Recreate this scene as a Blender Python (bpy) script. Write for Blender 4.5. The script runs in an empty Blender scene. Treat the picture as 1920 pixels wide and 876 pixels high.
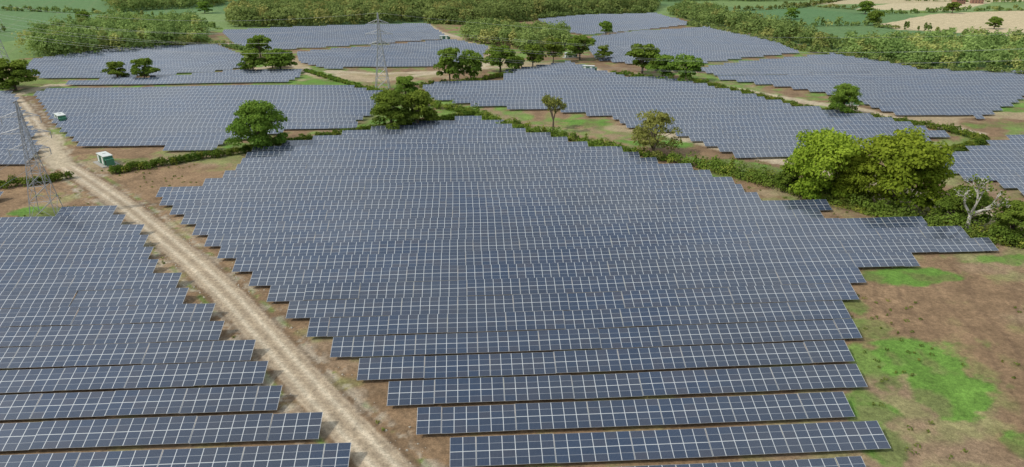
import bpy, math, random
import numpy as np
from mathutils import Vector
random.seed(7); rng=np.random.default_rng(11)
scene=bpy.context.scene
COL=scene.collection
# ------------------------------------------------------------------ survey (metres, x east, y north)
def PL(s): return [tuple(float(a) for a in p.split(',')) for p in s.split()]
FIELDS=[PL(s) for s in (
'-6.5,64.9 -17.6,78.9 -29,91.7 -44.5,109.6 -59.9,127 -75.2,145 -88.7,160.4 -92.1,166.7 -80.6,173.4 -78.7,185.4 -81,201.2 -80.9,207 -71.9,213.1 -63.7,220.9 -48.3,233.6 -30.8,242.7 -17.7,249.2 -7.8,247.6 4.6,229.9 17.5,218.3 31.7,207 41.3,195.7 55.4,183 61.5,171.7 61.3,160.4 77.3,160.4 78.1,155.9 72.6,149 90.5,147.3 96.4,142.5 104.6,135.1 101.9,131 86.5,125.3 70,118.1 63.1,112 58.1,104.2 57,97 52,89 52,83 46,77 47,70 43,65 43,60 -3,60',
'-21,62 -22,69 -27,74 -33,80 -38,86 -43,92 -48,98 -53,103 -59,110 -64,116 -70,122 -74,127 -79,134 -84,139 -89,146 -98,153 -109,153 -108,148 -126,147 -156,147 -101,62',
'-209,298 -201,308 -136,312 -73,312 -57,298 -55,272 -55,258 -56,236 -79,236 -77,225 -98,223 -93,210 -136,209 -148,223 -155,230 -171,249 -188,272',
'-291,296 -218,296 -195,267 -172,237 -155,216 -145,201 -144,193 -148,189 -191,185',
'-269,390 -260,410 -237,439 -194,457 -156,406 -144,369 -153,355 -198,337 -227,334 -255,360',
'-209,320 -197,328 -165,340 -139,355 -108,356 -104,337 -105,323 -160,319 -203,316',
'-219,534 -168,559 -70,587 -50,507 -43,489 -107,456 -152,434 -183,464',
'-129,419 -88,446 -40,478 -15,446 -18,390 -40,377 -98,365 -118,386',
'23,622 74,661 137,682 149,587 99,548 54,514 37,541',
'56,492 96,534 155,559 177,478 174,439 174,423 103,383 64,381 48,396 48,439',
'-4,352 32,383 44,355 56,337 54,330 -4,326',
'-42,317 -4,326 72,334 83,323 100,292 113,267 129,256 142,243 147,226 142,220 130,213 88,202 68,201 61,216 56,226 41,237 38,251 19,263 -13,271 -34,287',
'96,360 129,383 192,412 216,360 103,341',
'99,334 202,355 260,352 303,344 242,298 215,287 178,253 148,253 143,267 144,287 125,310',
'121,191 145,207 173,225 212,234 148,156 132,165 130,176 118,181',
'-190,165 -131,164 -128,160 -180,157')]
SITE=PL('-420,-200 -420,330 -290,400 -240,460 -232,548 -70,612 10,634 140,706 165,590 190,470 228,378 420,366 420,-200')
TRACK=PL('-10,60 -16,67.6 -28,82 -38,94.7 -51,111 -64,126 -79.5,142.5 -95.6,159.6 -114,178 -130,193 -142,204 -159,226 -177,249 -201,279 -218,298 -263,304 -340,310')
TRACKS=[PL('-218,298 -216,322 -198,332 -165,346 -139,362 -124,390'),
 PL('-124,390 -100,352 -68,337 -36,360 -17,372 12,383 38,377 58,344 84,334 105,308 124,282 137,272 150,249 162,234'),
 PL('-17,372 -10,428 -33,492 -57,541 -72,599'), PL('-158,228 -134,196'),PL('40,262 48,240 62,222 84,196 104,176 112,160 122,146'),PL('-68,337 -95,362 -70,356 -36,362')]
# ------------------------------------------------------------------ helpers
def vnoise(x,y,sc,seed=0):
    t=np.random.default_rng(seed).random((256,256))
    x=x/sc+1000; y=y/sc+1000
    xi=np.floor(x).astype(int); yi=np.floor(y).astype(int)
    fx=x-xi; fy=y-yi; fx=fx*fx*(3-2*fx); fy=fy*fy*(3-2*fy)
    a=t[xi%256,yi%256]; b=t[(xi+1)%256,yi%256]; c=t[xi%256,(yi+1)%256]; d=t[(xi+1)%256,(yi+1)%256]
    return (a*(1-fx)+b*fx)*(1-fy)+(c*(1-fx)+d*fx)*fy
def fbm(x,y,sc,seed=0,o=4):
    r=0;w=0;a=1.0
    for i in range(o):
        r=r+a*vnoise(x,y,sc/2**i,seed+i*7); w+=a; a*=.55
    return r/w
def hgt(x,y):
    x=np.asarray(x,float); y=np.asarray(y,float)
    return (vnoise(x,y,60,3)-.5)*.8+(vnoise(x,y,24,4)-.5)*.12
def H(x,y): return float(hgt(np.array([x]),np.array([y]))[0])
def seg_dist(x,y,pl):
    d=np.full(x.shape,1e9)
    for (x0,y0),(x1,y1) in zip(pl[:-1],pl[1:]):
        dx,dy=x1-x0,y1-y0; L=dx*dx+dy*dy
        t=np.clip(((x-x0)*dx+(y-y0)*dy)/L,0,1)
        d=np.minimum(d,np.hypot(x-x0-t*dx,y-y0-t*dy))
    return d
def inside(x,y,pl):
    r=np.zeros(x.shape,bool); n=len(pl)
    for i in range(n):
        x0,y0=pl[i]; x1,y1=pl[(i+1)%n]
        if y0==y1: continue
        c=((y0>y)!=(y1>y))&(x<(x1-x0)*(y-y0)/(y1-y0)+x0)
        r^=c
    return r
def sstep(a,b,v):
    t=np.clip((v-a)/(b-a),0,1); return t*t*(3-2*t)
def new_mat(name):
    m=bpy.data.materials.new(name); m.use_nodes=True
    nt=m.node_tree; b=nt.nodes['Principled BSDF']; return m,nt,b
def simple(name,c,rough=.7,metal=0,nscale=3,var=.25):
    m,nt,b=new_mat(name)
    n=nt.nodes.new('ShaderNodeTexNoise'); n.inputs['Scale'].default_value=nscale; n.inputs['Detail'].default_value=5
    g=nt.nodes.new('ShaderNodeTexCoord'); nt.links.new(g.outputs['Object'],n.inputs['Vector'])
    mx=nt.nodes.new('ShaderNodeMix'); mx.data_type='RGBA'
    mx.inputs[6].default_value=(*[v*(1-var) for v in c],1); mx.inputs[7].default_value=(*[min(1,v*(1+var)) for v in c],1)
    nt.links.new(n.outputs['Fac'],mx.inputs[0]); nt.links.new(mx.outputs[2],b.inputs['Base Color'])
    b.inputs['Roughness'].default_value=rough; b.inputs['Metallic'].default_value=metal
    return m
def mesh_np(name,V,F,mats=(),mi=None,col=None,uv=None,smooth=False):
    """V Nx3, F MxK (constant K)"""
    me=bpy.data.meshes.new(name); V=np.asarray(V,np.float32); F=np.asarray(F,np.int32)
    k=F.shape[1]
    me.vertices.add(len(V)); me.vertices.foreach_set('co',V.ravel())
    me.loops.add(F.size); me.loops.foreach_set('vertex_index',F.ravel())
    me.polygons.add(len(F)); me.polygons.foreach_set('loop_start',np.arange(0,F.size,k,dtype=np.int32))
    me.polygons.foreach_set('loop_total',np.full(len(F),k,np.int32))
    for m in mats: me.materials.append(m)
    if mi is not None: me.polygons.foreach_set('material_index',np.asarray(mi,np.int32))
    if uv is not None:
        l=me.uv_layers.new(name='UVMap'); l.data.foreach_set('uv',np.asarray(uv,np.float32).ravel())
    if col is not None:
        a=me.color_attributes.new('tint','FLOAT_COLOR','POINT'); a.data.foreach_set('color',np.asarray(col,np.float32).ravel())
    me.update(calc_edges=True)
    if smooth: me.shade_smooth()
    else: me.shade_flat()
    return me
def add(name,me,loc=(0,0,0),rot=0,sc=(1,1,1),parent=None):
    o=bpy.data.objects.new(name,me); COL.objects.link(o); o.location=loc; o.rotation_euler=(0,0,rot); o.scale=sc
    if parent: o.parent=parent
    return o
class MB:
    """quad mesh builder"""
    def __init__(s): s.V=[];s.F=[];s.M=[]
    def beam(s,a,b,r0,r1=None,mi=0,n=4):
        r1=r0 if r1 is None else r1
        a=Vector(a);b=Vector(b);d=(b-a).normalized()
        u=d.orthogonal().normalized() if abs(d.z)<.98 else Vector((1,0,0)); w=d.cross(u).normalized(); u=w.cross(d)
        i=len(s.V)
        for p,r in((a,r0),(b,r1)):
            for k in range(n):
                t=2*math.pi*(k+.5)/n; s.V.append(tuple(p+u*math.cos(t)*r+w*math.sin(t)*r))
        for k in range(n):
            k2=(k+1)%n; s.F.append((i+k,i+k2,i+n+k2,i+n+k)); s.M.append(mi)
        if n==4:
            s.F.append((i+3,i+2,i+1,i)); s.F.append((i+4,i+5,i+6,i+7)); s.M+= [mi,mi]
    def box(s,x0,y0,z0,x1,y1,z1,mi=0):
        i=len(s.V)
        s.V+=[(x0,y0,z0),(x1,y0,z0),(x1,y1,z0),(x0,y1,z0),(x0,y0,z1),(x1,y0,z1),(x1,y1,z1),(x0,y1,z1)]
        for f in((0,3,2,1),(4,5,6,7),(0,1,5,4),(1,2,6,5),(2,3,7,6),(3,0,4,7)): s.F.append(tuple(i+k for k in f)); s.M.append(mi)
    def mesh(s,name,mats): return mesh_np(name,s.V,s.F,mats,s.M)
# ------------------------------------------------------------------ materials
def ground_material():
    m,nt,b=new_mat('ground_soil_and_grass'); N=nt.nodes; L=nt.links
    at=N.new('ShaderNodeAttribute'); at.attribute_name='tint'
    geo=N.new('ShaderNodeNewGeometry')
    def noise(sc,det=6,ro=.6,dis=0):
        n=N.new('ShaderNodeTexNoise'); n.inputs['Scale'].default_value=sc; n.inputs['Detail'].default_value=det; n.inputs['Roughness'].default_value=ro; n.inputs['Distortion'].default_value=dis
        L.new(geo.outputs['Position'],n.inputs['Vector']); return n
    n1=noise(1.6,8,.7); n2=noise(.22,5,.6,.6); n3=noise(6,3,.7)
    def mr(src,a,bv,lo=.25,hi=.75):
        r=N.new('ShaderNodeMapRange'); r.inputs[1].default_value=lo; r.inputs[2].default_value=hi; r.inputs[3].default_value=a; r.inputs[4].default_value=bv
        L.new(src,r.inputs[0]); return r.outputs[0]
    def mul(x,y):
        q=N.new('ShaderNodeMath'); q.operation='MULTIPLY'; L.new(x,q.inputs[0]); L.new(y,q.inputs[1]); return q.outputs[0]
    f=mul(mul(mr(n1.outputs['Fac'],.5,1.5),mr(n2.outputs['Fac'],.78,1.22)),mr(n3.outputs['Fac'],.7,1.3))
    v=N.new('ShaderNodeVectorMath'); v.operation='SCALE'; L.new(at.outputs['Color'],v.inputs[0]); L.new(f,v.inputs['Scale'])
    L.new(v.outputs[0],b.inputs['Base Color']); b.inputs['Roughness'].default_value=.95; b.inputs['Specular IOR Level'].default_value=.15
    bp=N.new('ShaderNodeBump'); bp.inputs['Strength'].default_value=.7; bp.inputs['Distance'].default_value=.3
    L.new(n1.outputs['Fac'],bp.inputs['Height']); L.new(bp.outputs[0],b.inputs['Normal'])
    return m
def panel_material():
    m,nt,b=new_mat('solar_cell_glass'); N=nt.nodes; L=nt.links
    uv=N.new('ShaderNodeUVMap'); sp=N.new('ShaderNodeSeparateXYZ'); L.new(uv.outputs[0],sp.inputs[0])
    def M(op,a,bv=None,c=None):
        q=N.new('ShaderNodeMath'); q.operation=op
        for i,s in enumerate((a,bv,c)):
            if s is None: continue
            if isinstance(s,(int,float)): q.inputs[i].default_value=s
            else: L.new(s,q.inputs[i])
        return q.outputs[0]
    U=M('DIVIDE',sp.outputs[0],1.65); V=sp.outputs[1]
    def edge(x,w):  # 1 near integer
        f=M('FRACT',x); d=M('MINIMUM',f,M('SUBTRACT',1,f)); return M('LESS_THAN',d,w)
    fr=M('MAXIMUM',edge(U,.026),M('MULTIPLY',edge(V,.02),.6))
    mid=M('LESS_THAN',M('ABSOLUTE',M('SUBTRACT',V,2)),.04); fr=M('MAXIMUM',fr,mid)
    cell=M('MAXIMUM',edge(M('MULTIPLY',U,10),.045),edge(M('MULTIPLY',V,6),.045))
    cv=N.new('ShaderNodeCombineXYZ'); L.new(M('FLOOR',U),cv.inputs[0]); L.new(M('FLOOR',V),cv.inputs[1])
    wn=N.new('ShaderNodeTexWhiteNoise'); wn.noise_dimensions='2D'; L.new(cv.outputs[0],wn.inputs['Vector'])
    rp=N.new('ShaderNodeValToRGB'); e=rp.color_ramp.elements
    e[0].color=(.013,.030,.066,1); e[1].color=(.036,.044,.070,1); x=e.new(.5); x.color=(.018,.040,.084,1)
    L.new(wn.outputs['Value'],rp.inputs[0])
    def mix(f,a,c):
        q=N.new('ShaderNodeMix'); q.data_type='RGBA'
        for i,s in((0,f),(6,a),(7,c)):
            if isinstance(s,tuple): q.inputs[i].default_value=s
            elif isinstance(s,(int,float)): q.inputs[i].default_value=s
            else: L.new(s,q.inputs[i])
        return q.outputs[2]
    # batches of modules differ slightly across the site
    geo=N.new('ShaderNodeNewGeometry'); bn=N.new('ShaderNodeTexNoise'); bn.inputs['Scale'].default_value=.035; bn.inputs['Detail'].default_value=4
    L.new(geo.outputs['Position'],bn.inputs['Vector'])
    br=N.new('ShaderNodeMapRange'); br.inputs[1].default_value=.4; br.inputs[2].default_value=.62; br.inputs[3].default_value=0; br.inputs[4].default_value=.7; L.new(bn.outputs['Fac'],br.inputs[0])
    cellc=mix(br.outputs[0],rp.outputs[0],(.038,.048,.068,1))
    c=mix(M('MULTIPLY',cell,.3),cellc,(.36,.39,.42,1)); c=mix(fr,c,(.54,.56,.56,1))
    L.new(c,b.inputs['Base Color'])
    L.new(M('ADD',M('MULTIPLY',fr,.3),.14),b.inputs['Roughness']); b.inputs['IOR'].default_value=1.8
    b.inputs['Sheen Weight'].default_value=.22; b.inputs['Sheen Roughness'].default_value=.4; b.inputs['Sheen Tint'].default_value=(.92,.96,1,1)
    return m
def leaf_material(name,gain=1.0):
    m=bpy.data.materials.new(name); m.use_nodes=True; nt=m.node_tree; N=nt.nodes; L=nt.links; N.clear()
    o=N.new('ShaderNodeOutputMaterial'); at=N.new('ShaderNodeAttribute'); at.attribute_name='tint'
    oi=N.new('ShaderNodeObjectInfo')
    hs=N.new('ShaderNodeHueSaturation'); L.new(at.outputs['Color'],hs.inputs['Color'])
    r=N.new('ShaderNodeMapRange'); r.inputs[3].default_value=.95*gain; r.inputs[4].default_value=1.3*gain; L.new(oi.outputs['Random'],r.inputs[0]); L.new(r.outputs[0],hs.inputs['Value'])
    r2=N.new('ShaderNodeMapRange'); r2.inputs[3].default_value=.475; r2.inputs[4].default_value=.505; L.new(oi.outputs['Random'],r2.inputs[0]); L.new(r2.outputs[0],hs.inputs['Hue'])
    d=N.new('ShaderNodeBsdfDiffuse'); t=N.new('ShaderNodeBsdfTranslucent'); mx=N.new('ShaderNodeMixShader'); mx.inputs[0].default_value=.35
    L.new(hs.outputs[0],d.inputs[0]); L.new(hs.outputs[0],t.inputs[0]); L.new(d.outputs[0],mx.inputs[1]); L.new(t.outputs[0],mx.inputs[2]); L.new(mx.outputs[0],o.inputs[0])
    return m
MG=ground_material(); MP=panel_material(); ML=leaf_material('foliage')
MALU=simple('aluminium_rail',(.42,.43,.44),.45,.6); MBACK=simple('panel_backsheet',(.30,.31,.33),.6)
MBARK=simple('bark',(.11,.085,.06),.9,0,2); MDEAD=simple('bleached_bark',(.55,.52,.47),.9,0,2)
MSTEEL=simple('galvanised_steel',(.36,.37,.38),.55,.2)
# ------------------------------------------------------------------ ground
def smooth_poly(x,y,pl,wob=0,seed=1,sc=12):
    return inside(x+(vnoise(x,y,sc,seed)-.5)*wob,y+(vnoise(x,y,sc,seed+1)-.5)*wob,pl)
def build_ground():
    d=[-400,-250,-150,-90,-50,-20,0,15,28,38,46]
    v=52.
    while v<2600: d.append(v); v+=max(.36,v*.0052)
    d+= [2800,3200,4000,5500,8000,12000]
    yy=np.array(d); s=np.concatenate([[-12,-6,-4,-3,-2.2],np.linspace(-1.6,-.9,60),np.linspace(-.895,.895,640),np.linspace(.9,1.6,60),[2.2,3,4,6,12]])
    W=np.maximum(np.abs(yy),60)+15
    X=s[None,:]*W[:,None]; Y=np.repeat(yy[:,None],len(s),1)
    Z=hgt(X,Y)
    far=np.hypot(X,Y); Z=Z+sstep(1500,8000,far)*60
    x=X;y=Y
    def C(r,g,b): return np.array([r,g,b])
    col=np.zeros(X.shape+(3,)); 
    def mixc(mask,c):
        nonlocal col
        m=np.asarray(mask,float)[...,None]; col=col*(1-m)+np.asarray(c)*m
    # farmland
    col[:]=C(.16,.235,.08)
    cellv=vnoise(np.floor(x/170+.25*np.sin(y/160)),np.floor(y/210+.3*np.sin(x/190)),1,9)
    mixc((cellv>.62)*.8,C(.11,.19,.075)); mixc((cellv<.3)*.75,C(.19,.27,.10))
    for pl,c in (('224,717 305,762 346,682 307,604 225,578 207,631',(.10,.19,.075)),
        ('300,556 311,600 416,699 521,729 645,699 560,490 450,484 386,500',(.50,.41,.25)),
        ('353,742 472,862 557,837 455,729',(.50,.42,.26)),
        ('300,800 420,900 620,1100 800,1000 640,860',(.44,.37,.22)),
        ('-390,541 -376,622 -292,742 -345,880 -600,880 -600,560',(.12,.205,.08)),
        ('-292,742 -345,880 -230,880 -235,600',(.10,.21,.065))):
        mixc(smooth_poly(x,y,PL(pl),3,2),c)
    # tramlines in the crops
    tl=np.abs(((x*.9+y*.45)/24)%1-.5); mixc((tl<.03)*(y>420)*.22,C(.24,.24,.12))
    # solar site: bare soil with patchy grass
    site=smooth_poly(x,y,SITE,8,5)
    n1=fbm(x,y,26,20,5); n2=fbm(x,y,5,30,4); n4=fbm(x,y,70,50,3)
    soil=C(.235,.155,.088)[None,None]*(1-.35*(n4-.5)[...,None])*np.stack([np.ones_like(n1)]*3,-1)
    soil=soil*(.65+.7*n2[...,None])
    soil=soil*(1-sstep(.5,.62,n1)[...,None])+(soil*np.array([1.3,1.38,1.5]))*sstep(.5,.62,n1)[...,None]
    col=np.where(site[...,None],soil,col)
    ygr=sstep(150,280,y)
    g=sstep(.52-.05*ygr,.64-.04*ygr,.55*n1+.45*n2+.02*ygr)*(.3+.45*ygr)
    def blob(cx,cy,rx,ry,k=1.,sd=0):
        q=np.hypot((x-cx)/rx,(y-cy)/ry)+(fbm(x,y,6,60+sd,6)-.5)*2.2
        return sstep(1.2,.8,q)*k
    for i,bb in enumerate([(63.5,90.5,9.5,7.8,1),(63.5,81,5,5,.95),(60,100,4,4,.6),(61,110,3.4,5.5,.85),(78,121,9.5,3,1),(49.5,80,3.6,5,.95),(47.5,71,3.8,4.5,.95),(66.5,71,2.6,3,.8),
        (56,90,3.4,6,.7),(-113,157,9,3.4,1),(-92,332,17,15,.95),(-93,219,9,6,.9),(-60,242,22,4.5,.9),(-50,262,7,28,.9),(-48,290,8,16,.9),(29,248,10,8,.9),(50,222,11,6,.95),(62,198,9,5,.9),(72,190,10,6,.9),(30,215,14,4,.8),(52,188,14,5,.8),(78,172,10,7,.7),(108,129,14,2.5,.8),
        (230,270,40,12,.9),(200,245,30,5,.7),(-20,258,12,5,.9),(260,365,60,14,.9),(160,215,10,14,.6),(-230,330,18,22,.6),(-165,395,20,60,.4),(-120,200,10,3,.7)]):
        g=np.maximum(g,blob(*bb,sd=i))
    g=g*(.66+.5*sstep(.35,.6,n2))
    dt=seg_dist(x,y,TRACK)
    # thin weedy strips along the track margins
    g=np.maximum(g,np.exp(-((dt-4.1)/.5)**2)*sstep(.5,.6,fbm(x,y,4,150,3))*.75*(y<200))
    g=np.clip(g,0,1)
    gcol=C(.115,.215,.038)*(.6+.8*n2[...,None])
    g=g*site
    col=col*(1-g[...,None])+gcol*g[...,None]
    # verge of chalky rubble + track
    e=(fbm(x,y,3,80,4)-.5)
    rub=sstep(6.6,3.4,dt+e*5)*sstep(.5,.62,fbm(x,y,1.8,90,3)+.03)
    mixc(rub*.6,C(.44,.39,.30))
    # pale broken stone on the verge beside the left hand array
    stone=sstep(.54,.62,fbm(x,y,1.1,95,3))*sstep(9,3,dt+e*6)*(x+ (y-60)*.9< -14)*(y<175)
    mixc(stone*.65,C(.52,.47,.38))
    tm=sstep(2.95,2.5,dt+e*.8)
    mixc(tm,C(.43,.345,.24)*(.82+.36*n2[...,None]))
    rut=np.exp(-((dt-1.15)/.36)**2)*tm; mixc(rut*.7,C(.58,.50,.37))
    mixc(np.exp(-((dt)/.42)**2)*tm*.5,C(.24,.18,.115))
    mixc(np.exp(-((dt-2.1)/.25)**2)*tm*.45,C(.27,.20,.13))
    mixc(np.exp(-((dt-3.1)/.45)**2)*.6,C(.14,.095,.058))
    for t in TRACKS:
        d2=seg_dist(x,y,t); mixc(sstep(4.2,2.6,d2+e*4)*.9,C(.46,.38,.26))
    # bare compounds round the junction in the middle of the site
    for bx,by,rx,ry in((-70,345,34,12),(-120,392,14,16),(12,384,26,10),(-10,420,10,40),(60,350,14,10),(-34,492,22,16),(-200,470,26,14),(150,250,20,8),(-124,196,10,7),(180,262,40,6),(88,170,20,5),(46,240,22,5)):
        q=np.hypot((x-bx)/rx,(y-by)/ry)+(fbm(x,y,8,110,4)-.5)*1.6
        mixc(sstep(1.1,.8,q)*.8*(dt>4),C(.36,.28,.17))
    # tyre marks on bare soil beside the array
    ph=x*.8-y*.25+6*vnoise(x,y,16,140)
    tw=np.sin(ph*2.6)*np.sin(ph*.7+2)
    mixc(sstep(.35,.8,tw)*.4*sstep(58,68,x)*(y<125)*(1-g)*site,C(.14,.09,.055))
    ph2=dt*1.9+3*vnoise(x,y,9,141)
    mixc(sstep(.6,.95,np.sin(ph2*1.7))*.35*sstep(11,6,dt)*(dt>3.3)*site,C(.13,.09,.055))
    n,mn=X.shape
    V=np.stack([X,Y,Z],-1).reshape(-1,3)
    idx=np.arange(n*mn).reshape(n,mn)
    F=np.stack([idx[:-1,:-1],idx[:-1,1:],idx[1:,1:],idx[1:,:-1]],-1).reshape(-1,4)
    c4=np.concatenate([col.reshape(-1,3),np.ones((n*mn,1))],1)
    add('ground',mesh_np('ground',V,F,[MG],col=c4,smooth=True))
build_ground()
# ------------------------------------------------------------------ solar arrays
PITCH=6.5; Y0=66.85; SL=math.tan(math.radians(3.5)); LEN=4.03; TILT=math.radians(20)
cs,sn=math.cos(math.radians(3.5)),math.sin(math.radians(3.5))
def build_array(pl):
    V=[];F=[];MI=[];UV=[]
    sk=[(x,y-SL*x) for x,y in pl]
    lo=min(p[1] for p in sk); hi=max(p[1] for p in sk)
    for k in range(math.ceil((lo-Y0)/PITCH),math.floor((hi-Y0)/PITCH)+1):
        s=Y0+k*PITCH; xs=[]
        for i in range(len(sk)):
            (x0,a),(x1,b)=sk[i],sk[(i+1)%len(sk)]
            if (a>s)!=(b>s): xs.append(x0+(x1-x0)*(s-a)/(b-a))
        xs.sort()
        for xa,xb in zip(xs[::2],xs[1::2]):
            n=int(round((xb-xa)/cs/3.3))
            if n<1: continue
            off=random.randrange(500)*1.65*4; t=xa; m=0; first=True
            while n>0:
                q=min(3,n) if not first else min(n,random.choice((1,2,3))); first=False; n-=q
                L=q*3.3; t2=t+L*cs
                ya=s+SL*t; yb=s+SL*t2
                za=H(t,ya+2); zb=H(t2,yb+2); til=TILT+random.gauss(0,.009); dz=random.gauss(0,.035); za+=dz+random.gauss(0,.018); zb+=dz
                dy=LEN*math.cos(til); dzz=LEN*math.sin(til); i=len(V); th=.045
                g=.03
                for (px,py,pz) in((t+g,ya,za),(t2-g,yb,zb)):
                    V.extend([(px,py,pz+.72),(px-dy*sn,py+dy*cs,pz+.72+dzz),(px,py,pz+.72-th),(px-dy*sn,py+dy*cs,pz+.72+dzz-th)])
                u0=off+m*1.65; u1=u0+q*3.3; m+=q*2
                fs=[((0,4,5,1),0,((u0,0),(u1,0),(u1,4),(u0,4))),((2,3,7,6),1,None),((0,2,6,4),2,None),((1,5,7,3),2,None),((0,1,3,2),2,None),((4,6,7,5),2,None)]
                for f,mm,uu in fs:
                    F.append(tuple(i+j for j in f)); MI.append(mm); UV.extend(uu if uu else ((0,0),)*4)
                if s<330:
                    for fx in((.2,.8) if q>1 else (.5,)):
                        for fy in(.22,.8):
                            px=t+(t2-t)*fx-dy*fy*sn; py=ya+(yb-ya)*fx+dy*fy*cs; pz=za+(zb-za)*fx
                            j=len(V); r=.05; top=pz+.72+dzz*fy-th-.01
                            for zz in(pz-.6,top):
                                V.extend([(px-r,py-r,zz),(px+r,py-r,zz),(px+r,py+r,zz),(px-r,py+r,zz)])
                            for a in range(4):
                                b2=(a+1)%4; F.append((j+a,j+b2,j+4+b2,j+4+a)); MI.append(2); UV.extend(((0,0),)*4)
                t=t2
    add('solar_panel_array',mesh_np('solar_panel_array',V,F,[MP,MBACK,MALU],MI,uv=UV))
for f in FIELDS: build_array(f)
# ------------------------------------------------------------------ foliage
def quads(c,nrm,size,aspect=1.0):
    n=len(c); nrm=nrm/np.linalg.norm(nrm,axis=1,keepdims=True)
    r=rng.normal(size=(n,3)); u=np.cross(nrm,r); u/=np.linalg.norm(u,axis=1,keepdims=True)+1e-9; w=np.cross(nrm,u)
    sz=np.asarray(size).reshape(-1,1)*.5*np.ones((n,1)); u=u*sz; w=w*sz*aspect
    V=np.stack([c-u*1.1-w*.5,c+u*.2-w,c+u*1.1+w*.4,c-u*.3+w],1).reshape(-1,3)
    return V,np.arange(n*4).reshape(n,4)
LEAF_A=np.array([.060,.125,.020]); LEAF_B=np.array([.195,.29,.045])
def crown(n,R,Hc,z0,nclump,lsize,seed,lean=0):
    """leaf positions in lobed crown; returns centres, normals, tint"""
    r=np.random.default_rng(seed)
    ph=r.random(nclump)*2*np.pi; cz=r.random(nclump)**.75; rad=np.sqrt(np.clip(1-(cz*1.05-.28)**2*1.25,.05,1))*(.5+.5*r.random(nclump))
    rad*=1+.18*np.sin(ph*2+seed)+.12*np.sin(ph*3+seed*2)
    rad[:nclump//5]*=.4
    C=np.stack([np.cos(ph)*rad*R*.85,np.sin(ph)*rad*R*.85,z0+cz*Hc*.88],1)
    cr=R*(.17+.17*r.random(nclump))
    k=r.integers(0,nclump,n); d=r.normal(size=(n,3)); d/=np.linalg.norm(d,axis=1,keepdims=True)
    d[:,2]=np.where(d[:,2]<-.3,-d[:,2]*.6,d[:,2])
    q=(.55+.5*r.random(n)**.5)[:,None]
    P=C[k]+d*cr[k][:,None]*q*np.array([1.15,1.15,.8])
    P[:,2]=np.maximum(P[:,2],z0*.6)
    nr=d+r.normal(size=(n,3))*.55+np.array([0,0,.35])
    tn=(.3*r.random(nclump)[k]+.45*(P[:,2]-z0)/Hc+.4*r.random(n)**2)  # tint rises with height: shaded-to-sunlit crown tone painted into leaf colour
    return P,nr,np.clip(tn,0,1),C
def tree_mesh(name,Ht,R,seed,nl=7000,lsize=.5,z0f=.22,nclump=34,ca=LEAF_A,cb=LEAF_B,bark=None,branch=14):
    z0=Ht*z0f; Hc=Ht-z0
    P,nr,tn,C=crown(nl,R,Hc,z0,nclump,lsize,seed)
    r=np.random.default_rng(seed+5)
    V,F=quads(P,nr,lsize*(.7+.6*r.random(nl)))
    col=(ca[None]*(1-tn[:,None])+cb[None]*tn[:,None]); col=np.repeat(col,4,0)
    mb=MB(); tr=Ht*.028
    mb.beam((0,0,-.6),(0.1,0,z0*.9),tr*1.3,tr,n=8); mb.beam((.1,0,z0*.9),(0,.2,z0+Hc*.5),tr,tr*.45,n=8); mb.beam((0,.2,z0+Hc*.5),(0,.1,z0+Hc*.8),tr*.45,tr*.15,n=6)
    for i in range(min(branch,len(C))):
        c=Vector(C[i]); st=Vector((0,0,z0*(.7)+random.random()*Hc*.35)); md=st.lerp(c,.5)+Vector((random.uniform(-.4,.4),random.uniform(-.4,.4),.5))
        mb.beam(st,md,tr*.45,tr*.28,n=6); mb.beam(md,c,tr*.28,tr*.08,n=6)
        for j in range(3):
            e=c+Vector((random.gauss(0,1),random.gauss(0,1),random.gauss(.3,.6)))*R*.16
            mb.beam(md.lerp(c,.6),e,tr*.1,tr*.03,n=4)
    tv=np.array(mb.V); n0=len(V)
    F2=np.array([f for f in mb.F])+n0
    V=np.concatenate([V,tv]); col=np.concatenate([col,np.tile([.1,.08,.06],(len(tv),1))]); col=np.concatenate([col,np.ones((len(col),1))],1)
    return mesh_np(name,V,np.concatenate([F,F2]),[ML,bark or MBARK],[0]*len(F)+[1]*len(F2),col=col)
def bare_tree_mesh(name,Ht,seed,bark,nl,lsize,spread=.55,ca=LEAF_A,cb=LEAF_B,thick=.03,k0=.3):
    rd=random.Random(seed); mb=MB(); tips=[]
    def grow(p,d,L,r,lv):
        q=p+d*L; mb.beam(p,q,r,r*.7,n=6 if lv<2 else 4)
        if lv>=2: tips.append(q); tips.append(p.lerp(q,.5))
        if lv==5: return
        for i in range(3 if lv<4 else 2):
            nd=(d+Vector((rd.gauss(0,spread),rd.gauss(0,spread),rd.gauss(.12,.3)))).normalized()
            grow(q,nd,L*rd.uniform(.58,.8),r*.66,lv+1)
    grow(Vector((0,0,-.5)),Vector((.05,0,1)).normalized(),Ht*k0,Ht*thick,0)
    T=np.array([tuple(t) for t in tips]); k=rng.integers(0,len(T),nl)
    P=T[k]+rng.normal(size=(nl,3))*.35; V,F=quads(P,rng.normal(size=(nl,3))+[0,0,.5],lsize)
    tn=rng.random(nl)[:,None]; col=np.repeat(ca*(1-tn)+cb*tn,4,0)
    tv=np.array(mb.V); F2=np.array(mb.F)+len(V)
    V=np.concatenate([V,tv]); col=np.concatenate([col,np.zeros((len(tv),3))]); col=np.concatenate([col,np.ones((len(col),1))],1)
    return mesh_np(name,V,np.concatenate([F,F2]),[ML,bark],[0]*len(F)+[1]*len(F2),col=col)
BR_A=np.array([.10,.185,.018]); BR_B=np.array([.32,.42,.045])
OLV_A=np.array([.13,.15,.035]); OLV_B=np.array([.28,.28,.075])
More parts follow.
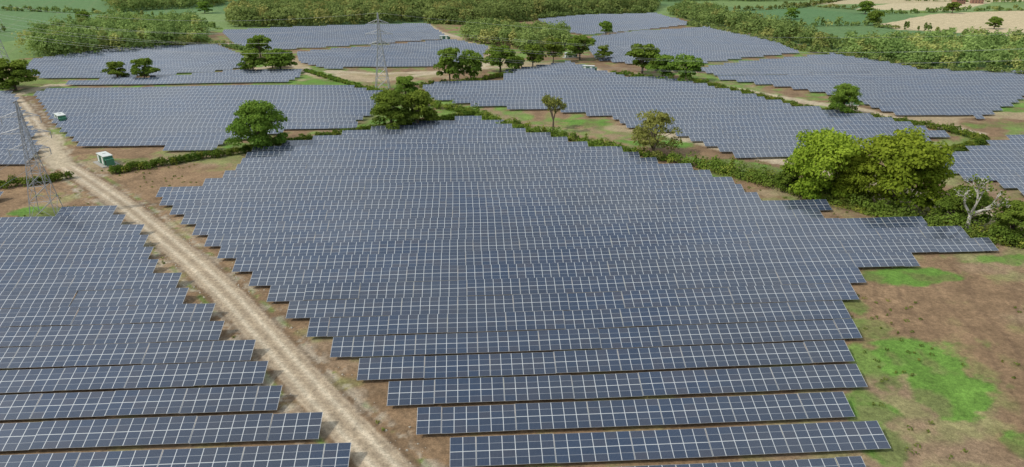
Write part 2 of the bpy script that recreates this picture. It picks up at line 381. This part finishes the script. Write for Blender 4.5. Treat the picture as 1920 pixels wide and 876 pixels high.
T_near=[tree_mesh('oak',14,8.2,101,12000,.5,nclump=50,z0f=.08),tree_mesh('oak',14,7.6,102,11000,.5,z0f=.10,nclump=46),tree_mesh('oak',13,7,103,8000,.55,z0f=.2,nclump=42)]
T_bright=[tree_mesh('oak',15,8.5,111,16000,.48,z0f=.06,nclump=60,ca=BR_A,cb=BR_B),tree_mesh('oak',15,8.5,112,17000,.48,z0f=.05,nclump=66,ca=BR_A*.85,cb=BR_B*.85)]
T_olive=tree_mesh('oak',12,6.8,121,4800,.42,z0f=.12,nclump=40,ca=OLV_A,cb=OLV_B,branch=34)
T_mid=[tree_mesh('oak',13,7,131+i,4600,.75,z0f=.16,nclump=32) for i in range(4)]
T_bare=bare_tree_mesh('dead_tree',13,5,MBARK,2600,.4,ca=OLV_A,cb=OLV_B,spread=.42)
T_dead=bare_tree_mesh('dead_tree',14,8,MDEAD,500,.4,thick=.03,spread=.45,k0=.26)
def tree(nm,me,x,y,w,h,bw,bh,rot=None):
    """w,h wanted crown width/height; bw,bh native"""
    add(nm,me,(x,y,H(x,y)),random.random()*6.28 if rot is None else rot,(w/bw,w/bw,h/bh))
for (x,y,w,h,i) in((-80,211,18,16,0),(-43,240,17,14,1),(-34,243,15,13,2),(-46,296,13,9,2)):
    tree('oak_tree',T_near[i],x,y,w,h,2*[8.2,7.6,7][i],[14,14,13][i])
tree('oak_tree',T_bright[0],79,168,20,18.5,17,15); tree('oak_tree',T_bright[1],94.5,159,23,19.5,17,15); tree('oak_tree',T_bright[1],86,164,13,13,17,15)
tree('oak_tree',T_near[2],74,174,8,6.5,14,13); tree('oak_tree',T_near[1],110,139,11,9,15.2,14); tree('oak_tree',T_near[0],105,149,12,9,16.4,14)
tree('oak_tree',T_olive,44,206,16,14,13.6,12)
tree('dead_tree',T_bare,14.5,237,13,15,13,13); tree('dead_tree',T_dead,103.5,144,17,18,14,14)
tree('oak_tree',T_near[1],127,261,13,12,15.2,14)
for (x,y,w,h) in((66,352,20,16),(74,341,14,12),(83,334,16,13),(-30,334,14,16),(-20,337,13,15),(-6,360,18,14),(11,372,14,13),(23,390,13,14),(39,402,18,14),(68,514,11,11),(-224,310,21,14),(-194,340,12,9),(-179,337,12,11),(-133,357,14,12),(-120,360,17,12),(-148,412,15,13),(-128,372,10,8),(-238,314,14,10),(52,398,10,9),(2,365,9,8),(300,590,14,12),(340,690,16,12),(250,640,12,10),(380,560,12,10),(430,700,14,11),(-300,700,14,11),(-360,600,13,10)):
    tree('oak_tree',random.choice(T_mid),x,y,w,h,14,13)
def mass(name,cent,R,Hh,npt,lsize,ca=LEAF_A,cb=LEAF_B,stems=False):
    """many crowns as one foliage mesh. cent Nx2, R,H arrays"""
    n=len(cent); k=np.repeat(np.arange(n),npt); N=len(k)
    d=rng.normal(size=(N,3)); d/=np.linalg.norm(d,axis=1,keepdims=True); d[:,2]=np.where(d[:,2]<-.15,-d[:,2],d[:,2])
    lob=1+.22*np.sin(d[:,0]*5+k*1.7)*np.sin(d[:,1]*5+k*.9)+.15*np.sin(d[:,2]*9+k)
    q=(.72+.32*rng.random(N))*lob
    base=hgt(cent[:,0],cent[:,1])
    P=np.stack([cent[k,0]+d[:,0]*R[k]*q,cent[k,1]+d[:,1]*R[k]*q,base[k]+Hh[k]*(.42+.56*d[:,2]*q)],1)
    P[:,2]=np.where(rng.random(N)<.12,base[k]+rng.random(N)*Hh[k]*.45,P[:,2])
    V,F=quads(P,d+rng.normal(size=(N,3))*.5+[0,0,.3],lsize*(.7+.6*rng.random(N)))
    tv=rng.random(n)[k]*.7+.3*rng.random(N); wr=(rng.random(n)<.18)[k]
    col=ca*(1-tv[:,None])+cb*tv[:,None]; col=np.where(wr[:,None],col*np.array([1.45,1.15,1.2]),col)
    col=np.repeat(np.concatenate([col,np.ones((N,1))],1),4,0)
    return add(name,mesh_np(name,V,F,[ML],col=col))
def wood(pl,sp,Hm,npt,lsize,name='woodland',**kw):
    xs=[p[0] for p in pl]; ys=[p[1] for p in pl]
    gx,gy=np.meshgrid(np.arange(min(xs),max(xs),sp),np.arange(min(ys),max(ys),sp)); gx=gx.ravel()+rng.uniform(-.45,.45,gx.size)*sp; gy=gy.ravel()+rng.uniform(-.45,.45,gy.size)*sp
    m=inside(gx,gy,pl); c=np.stack([gx[m],gy[m]],1)
    R=sp*.62*(.7+.7*rng.random(len(c))); Hh=Hm*(.6+.75*rng.random(len(c)))
    mass(name,c,R,Hh,npt,lsize,**kw)
WA=np.array([.11,.17,.045]); WB=np.array([.25,.325,.10])  # far foliage greens, lightened in the colour to stand in for haze
wood(PL('-285,410 -323,492 -318,560 -252,560 -199,464 -230,432 -257,406'),7,12,240,1.15,ca=WA,cb=WB*1.1)
wood(PL('-227,575 -271,699 -241,813 -96,813 -73,618 -154,578'),9,12,200,1.5,ca=WA,cb=WB)
wood(PL('-72,605 -95,798 163,813 144,722 75,675 19,636 -26,590'),9,13,200,1.5,ca=WA*.9,cb=WB)
wood(PL('-37,488 -25,555 20,530 39,514 38,439 10,430 0,446'),6.5,9,200,1.1,ca=WA,cb=WB*1.15)
wood(PL('148,690 187,742 194,690 196,620 208,560 212,420 205,425 188,455 180,500 160,585'),8,9,200,1.3,ca=WA,cb=WB)
wood(PL('193,410 215,450 245,465 363,462 430,440 340,376 290,366 252,366 222,374'),7,9,220,1.1,ca=WA*1.1,cb=WB*1.15)
wood(PL('-495,880 -345,880 -314,790 -385,700'),10,12,150,1.6,ca=WA,cb=WB)
wood(PL('-900,1000 -300,880 300,850 500,960 1400,1150 1400,1230 -900,1180'),15,12,90,2.6,name='distant_woodland',ca=WA,cb=WB)
def along(pl,step):
    out=[]
    for (x0,y0),(x1,y1) in zip(pl[:-1],pl[1:]):
        L=math.hypot(x1-x0,y1-y0); n=max(1,int(L/step))
        for i in range(n): out.append((x0+(x1-x0)*i/n,y0+(y1-y0)*i/n))
    return np.array(out)
def hedge(s,w,h,var,step,npt,ls,name='hedge',ca=LEAF_A,cb=LEAF_B*.85,rows=2):
    pts=along(PL(s),step); c=np.concatenate([pts+rng.normal(size=pts.shape)*w*.22 for _ in range(rows)])
    R=np.maximum(.5,w*.42*(1+var*rng.normal(size=len(c)))); Hh=np.maximum(.6,h*(1+var*rng.normal(size=len(c))))
    mass(name,c,R,Hh,npt,ls,ca=ca,cb=cb)
hedge('-115,188 -101,198 -83,210 -71,221 -49,237 -31,248 -14,261',2.7,2.2,.12,1.2,140,.38,ca=LEAF_A*.8,cb=LEAF_B*.65)
hedge('-156,171 -138,175 -132,178 -124,184',2.6,2.2,.15,1.2,130,.38)
hedge('-62,308 -37,280 -15,263 -6,249 15,228 37,208 54,195',3.2,2.0,.45,1.2,100,.42,ca=(LEAF_A+OLV_A)/2,cb=LEAF_B*.9)
hedge('54,195 73,177 85,162 99,146 111,136 124,126 140,112',4.6,2.6,.45,1.1,120,.42,ca=(LEAF_A+OLV_A)/2,cb=LEAF_B*.9)
hedge('60,189 84,158 99,142 118,128',3,1.2,.5,1.6,70,.35,name='scrub',ca=OLV_A,cb=LEAF_B)
hedge('-107,360 -75,323 -62,308',2.5,1.8,.15,1.6,80,.5)
hedge('87,330 102,298 115,271 124,263 144,246 155,235 157,221 137,207 127,200',3,2.1,.2,1.4,100,.42)
hedge('-42,319 -20,330 0,350',3,2,.3,2,70,.6); hedge('52,352 83,323',3,2,.3,2,70,.6)
hedge('-144,420 -190,462 -232,470',4,2.5,.3,2.5,70,.8,ca=WA,cb=WB)
hedge('147,590 171,492 180,439 198,400 219,362 255,346 330,338',3.8,3,.4,2.6,90,.8,ca=WA,cb=WB)
hedge('-72,607 -30,590 20,632 75,675 144,715',6,5,.3,4,90,1.1,ca=WA,cb=WB)
for s in ('-232,560 -300,640 -390,690 -600,760','-390,541 -500,600','207,631 225,578 300,590','224,717 305,762 420,900 470,1000','346,682 307,604 295,575 350,500','346,682 440,720 640,740','353,742 300,800','-292,742 -235,600','472,862 560,840 700,820'):
    hedge(s,5,4,.4,5,70,1.3,name='distant_hedgerow',ca=WA*.9,cb=WB,rows=1)
# weeds and tussocks on the bare ground, one object
def tussocks():
    n=2600; x=rng.uniform(-120,105,n); y=rng.uniform(62,200,n)
    dt=seg_dist(x,y,TRACK); ok=(dt>3.4)&(vnoise(x,y,9,77)>.5)
    for f in FIELDS[:2]: ok&=~inside(x,y,f)
    c=np.stack([x[ok],y[ok]],1); m=len(c)
    mass('grass_tussocks',c,.22+.3*rng.random(m)**2,.25+.3*rng.random(m),16,.22,ca=np.array([.09,.15,.03]),cb=np.array([.19,.26,.06]))
tussocks()
# broken chalk and flint beside the track, one object
def rubble():
    n=5200; x=rng.uniform(-100,0,n); y=rng.uniform(62,170,n); dt=seg_dist(x,y,TRACK)
    ok=(dt>2.7)&(dt<2.9+5*rng.random(n)**1.5); x=x[ok];y=y[ok]; z=hgt(x,y); V=[];F=[]
    B=np.array([(-1,-1,-.6),(1,-1,-.6),(1,1,-.6),(-1,1,-.6),(-.6,-.5,.7),(.7,-.6,.5),(.5,.6,.8),(-.7,.6,.6)])
    for i in range(len(x)):
        s=.05+.13*random.random()**2.5; a=random.random()*6.28; c,d=math.cos(a),math.sin(a); b=B*(1+.3*rng.normal(size=(8,3)))*s; k=len(V)*8
        V.append(np.stack([b[:,0]*c-b[:,1]*d+x[i],b[:,0]*d+b[:,1]*c+y[i],b[:,2]+z[i]+s*.3],1))
        F+=[(k,k+3,k+2,k+1),(k+4,k+5,k+6,k+7),(k,k+1,k+5,k+4),(k+1,k+2,k+6,k+5),(k+2,k+3,k+7,k+6),(k+3,k,k+4,k+7)]
    add('rubble_stones',mesh_np('rubble_stones',np.concatenate(V),F,[simple('chalk_stone',(.44,.40,.32),.9,0,.6,.35)]))
rubble()
# ------------------------------------------------------------------ pylons and lines
def pylon_mesh(Ht,wb,r):
    mb=MB()
    def hw(z):
        f=z/Ht
        return wb*.5*(1-f/.55)+wb*.17*(f/.55) if f<.55 else wb*.17*(1-(f-.55)/.45)+.12*((f-.55)/.45)
    zs=[0,.16,.29,.40,.48,.55,.62,.69,.76,.83,.9,1.0]; zs=[z*Ht for z in zs]
    for a,b in zip(zs[:-1],zs[1:]):
        A,B=hw(a),hw(b); c0=[(-A,-A),(A,-A),(A,A),(-A,A)]; c1=[(-B,-B),(B,-B),(B,B),(-B,B)]
        for i in range(4):
            j=(i+1)%4
            mb.beam((*c0[i],a),(*c1[i],b),r*1.25); mb.beam((*c0[i],a),(*c1[j],b),r*.7); mb.beam((*c0[j],a),(*c1[i],b),r*.7); mb.beam((*c1[i],b),(*c1[j],b),r*.7)
    tips=[]
    for f,w in((.60,.115),(.735,.15),(.87,.105)):
        z=f*Ht; W=w*Ht*1.0+1; h=hw(z)
        for sgn in(-1,1):
            tip=(sgn*W,0,z)
            for yy in(-h,h):
                mb.beam((sgn*h,yy,z),tip,r*.9); mb.beam((sgn*h,yy,z+Ht*.045),tip,r*.8); mb.beam((sgn*(h+W)/2,yy/2,z),(sgn*h,yy,z+Ht*.045),r*.5)
            mb.beam(tip,(tip[0],0,z-1.6),.09); tips.append((tip[0],0,z-1.6))
    tips.append((0,0,Ht))
    return mb.mesh('pylon',[MSTEEL]),tips
PY=[]
for x,y,h,rot,rr in((-112,154,28,.25,.075),(-59,314,33.5,.05,.12),(-276,377,33,.05,.12),(-420,125,30,.3,.1)):
    me,tips=pylon_mesh(h,6.2 if h>30 else 5.6,rr); z=H(x,y)
    o=add('electricity_pylon',me,(x,y,z),rot)
    PY.append([(x+math.cos(rot)*a-math.sin(rot)*b,y+math.sin(rot)*a+math.cos(rot)*b,z+c) for a,b,c in tips])
MW=simple('conductor',(.42,.42,.43),.5,.2)
def lines(A,B,sag):
    mb=MB()
    for a,b in zip(A,B):
        a=Vector(a);b=Vector(b);p=a
        for i in range(1,25):
            t=i/24; q=a.lerp(b,t); q.z-=sag*4*t*(1-t); mb.beam(p,q,.024); p=q
    add('overhead_power_line',mb.mesh('overhead_power_line',[MW]))
off=lambda A,dx,dy,dz=0:[(a[0]+dx,a[1]+dy,a[2]+dz) for a in A]
lines(PY[1],PY[2],6); lines(PY[1],off(PY[1],330,-40),8); lines(PY[0],off(PY[2],-60,-20),5); lines(PY[0],off(PY[0],10,-260),6)
# ------------------------------------------------------------------ inverter cabins
MGREEN=simple('green_paint',(.05,.18,.11),.45,0,1.5,.15); MWHITE=simple('off_white_paint',(.62,.64,.60),.5,0,1.5,.08); MCONC=simple('concrete',(.36,.34,.30),.9,0,2); MDARK=simple('dark_louvre',(.03,.05,.04),.6)
def cabin_mesh():
    mb=MB()
    mb.box(-4.2,-2.4,-.3,4.2,2.4,.12,2)
    mb.box(-3,-1.25,.15,2.9,1.25,2.7,0); mb.box(-3.1,-1.35,2.7,3.0,1.35,2.86,1)
    for x0 in(-2.6,-1.0,.8): mb.box(x0,-1.29,.35,x0+1.25,-1.253,2.4,3 if x0==-1.0 else 1); 
    for k in range(5): mb.box(-.95,-1.33,.5+k*.36,.2,-1.293,.66+k*.36,0)
    mb.box(-3.04,-1.0,.3,-3.003,.9,2.45,1); mb.box(-3.07,-.7,1.6,-3.043,.6,2.2,3)
    mb.box(3.15,-1.1,.15,4.1,1.1,1.9,0); mb.box(3.1,-1.15,1.9,4.15,1.15,2.0,0)
    for k in range(6): mb.box(3.2+k*.14,-1.2,.4,3.26+k*.14,-1.103,1.7,3)
    mb.box(-1.2,-.4,2.863,-.2,.4,3.05,1)
    return mb.mesh('cabin',[MGREEN,MWHITE,MCONC,MDARK])
CM=cabin_mesh()
for x,y,r in((-122,198,-.75),(-167,250,-.8),(-47,489,.2),(40,362,-.3),(138,280,-.5),(34,410,.3)): add('inverter_cabin',CM,(x,y,H(x,y)+.15),r)
# farmhouses far away
MBR=simple('brick',(.30,.16,.11),.9,0,1); MRF=simple('roof_tile',(.24,.15,.12),.9,0,1); MGL=simple('window_glass',(.04,.05,.06),.2)
def house(x,y,r,w,d,h):
    root=bpy.data.objects.new('brick_house',None); COL.objects.link(root); root.location=(x,y,H(x,y)); root.rotation_euler=(0,0,r)
    mb=MB(); mb.box(-w/2,-d/2,-.5,w/2,d/2,h); add('walls',mb.mesh('walls',[MBR]),parent=root)
    V=[(-w/2-.3,-d/2-.3,h+.01),(w/2+.3,-d/2-.3,h+.01),(w/2+.3,d/2+.3,h+.01),(-w/2-.3,d/2+.3,h+.01),(-w/2-.3,0,h+d*.45),(w/2+.3,0,h+d*.45)]
    me=bpy.data.meshes.new('roof'); me.from_pydata(V,[],[(0,1,5,4),(2,3,4,5),(0,4,3),(1,2,5),(3,2,1,0)]); me.materials.append(MRF); add('roof',me,parent=root)
    mb=MB()
    for i in range(4):
        xx=-w/2+w*(i+.5)/4
        for z in(1,h-1.6): mb.box(xx-.5,-d/2-.03,z,xx+.5,-d/2-.003,z+1.2)
    add('windows',mb.mesh('windows',[MGL]),parent=root)
    mb=MB(); mb.box(w*.3,-.5,h+d*.3,w*.3+.9,.5,h+d*.45+1.4); add('chimney',mb.mesh('chimney',[MBR]),parent=root)
for a in((505,815,.2,12,7,5),(530,822,-.3,12,7,5)): house(*a)
# ------------------------------------------------------------------ light, sky, camera
sd=Vector((-.78,-.30,.86)).normalized()
w=bpy.data.worlds.new('World'); scene.world=w; w.use_nodes=True; nt=w.node_tree; N=nt.nodes; L=nt.links
sky=N.new('ShaderNodeTexSky'); sky.sky_type='NISHITA'; sky.sun_disc=False; sky.sun_elevation=math.asin(sd.z); sky.sun_rotation=math.atan2(sd.x,sd.y); sky.dust_density=3; sky.air_density=1.2
tc=N.new('ShaderNodeTexCoord'); cn=N.new('ShaderNodeTexNoise'); cn.inputs['Scale'].default_value=2.6; cn.inputs['Detail'].default_value=5; cn.inputs['Roughness'].default_value=.55
L.new(tc.outputs['Generated'],cn.inputs['Vector'])
cr=N.new('ShaderNodeMapRange'); cr.inputs[1].default_value=.42; cr.inputs[2].default_value=.62; cr.inputs[3].default_value=.4; cr.inputs[4].default_value=.95; L.new(cn.outputs['Fac'],cr.inputs[0])
sx=N.new('ShaderNodeSeparateXYZ'); L.new(tc.outputs['Generated'],sx.inputs[0])
hz=N.new('ShaderNodeValToRGB'); e=hz.color_ramp.elements; e[0].position=0; e[0].color=(.12,)*3+(1,); e[1].position=1; e[1].color=(.07,)*3+(1,)
for p,v in((.45,.17),(.66,.36),(.8,.30),(.92,.12)): q=e.new(p); q.color=(v,v,v,1)
L.new(sx.outputs[2],hz.inputs[0])
cc=N.new('ShaderNodeVectorMath'); cc.operation='MULTIPLY'; cc.inputs[1].default_value=(50,55,60); L.new(hz.outputs[0],cc.inputs[0])
cm=N.new('ShaderNodeMix'); cm.data_type='RGBA'; L.new(cr.outputs[0],cm.inputs[0]); L.new(sky.outputs[0],cm.inputs[6]); L.new(cc.outputs[0],cm.inputs[7])
L.new(cm.outputs[2],N['Background'].inputs[0]); N['Background'].inputs[1].default_value=.085
l=bpy.data.lights.new('sun','SUN'); l.energy=2.4; l.angle=math.radians(1.5); l.color=(1,.95,.87)
so=bpy.data.objects.new('sun',l); COL.objects.link(so); so.rotation_euler=sd.to_track_quat('Z','Y').to_euler()
cam=bpy.data.cameras.new('camera'); cam.lens=24.06; cam.sensor_width=36; cam.clip_end=20000; cam.clip_start=.5
co=bpy.data.objects.new('camera',cam); COL.objects.link(co); co.location=(0,0,60); co.rotation_euler=(math.radians(90-22.75),0,0)
scene.camera=co
scene.view_settings.view_transform='Standard'; scene.view_settings.look='None'; scene.view_settings.exposure=0
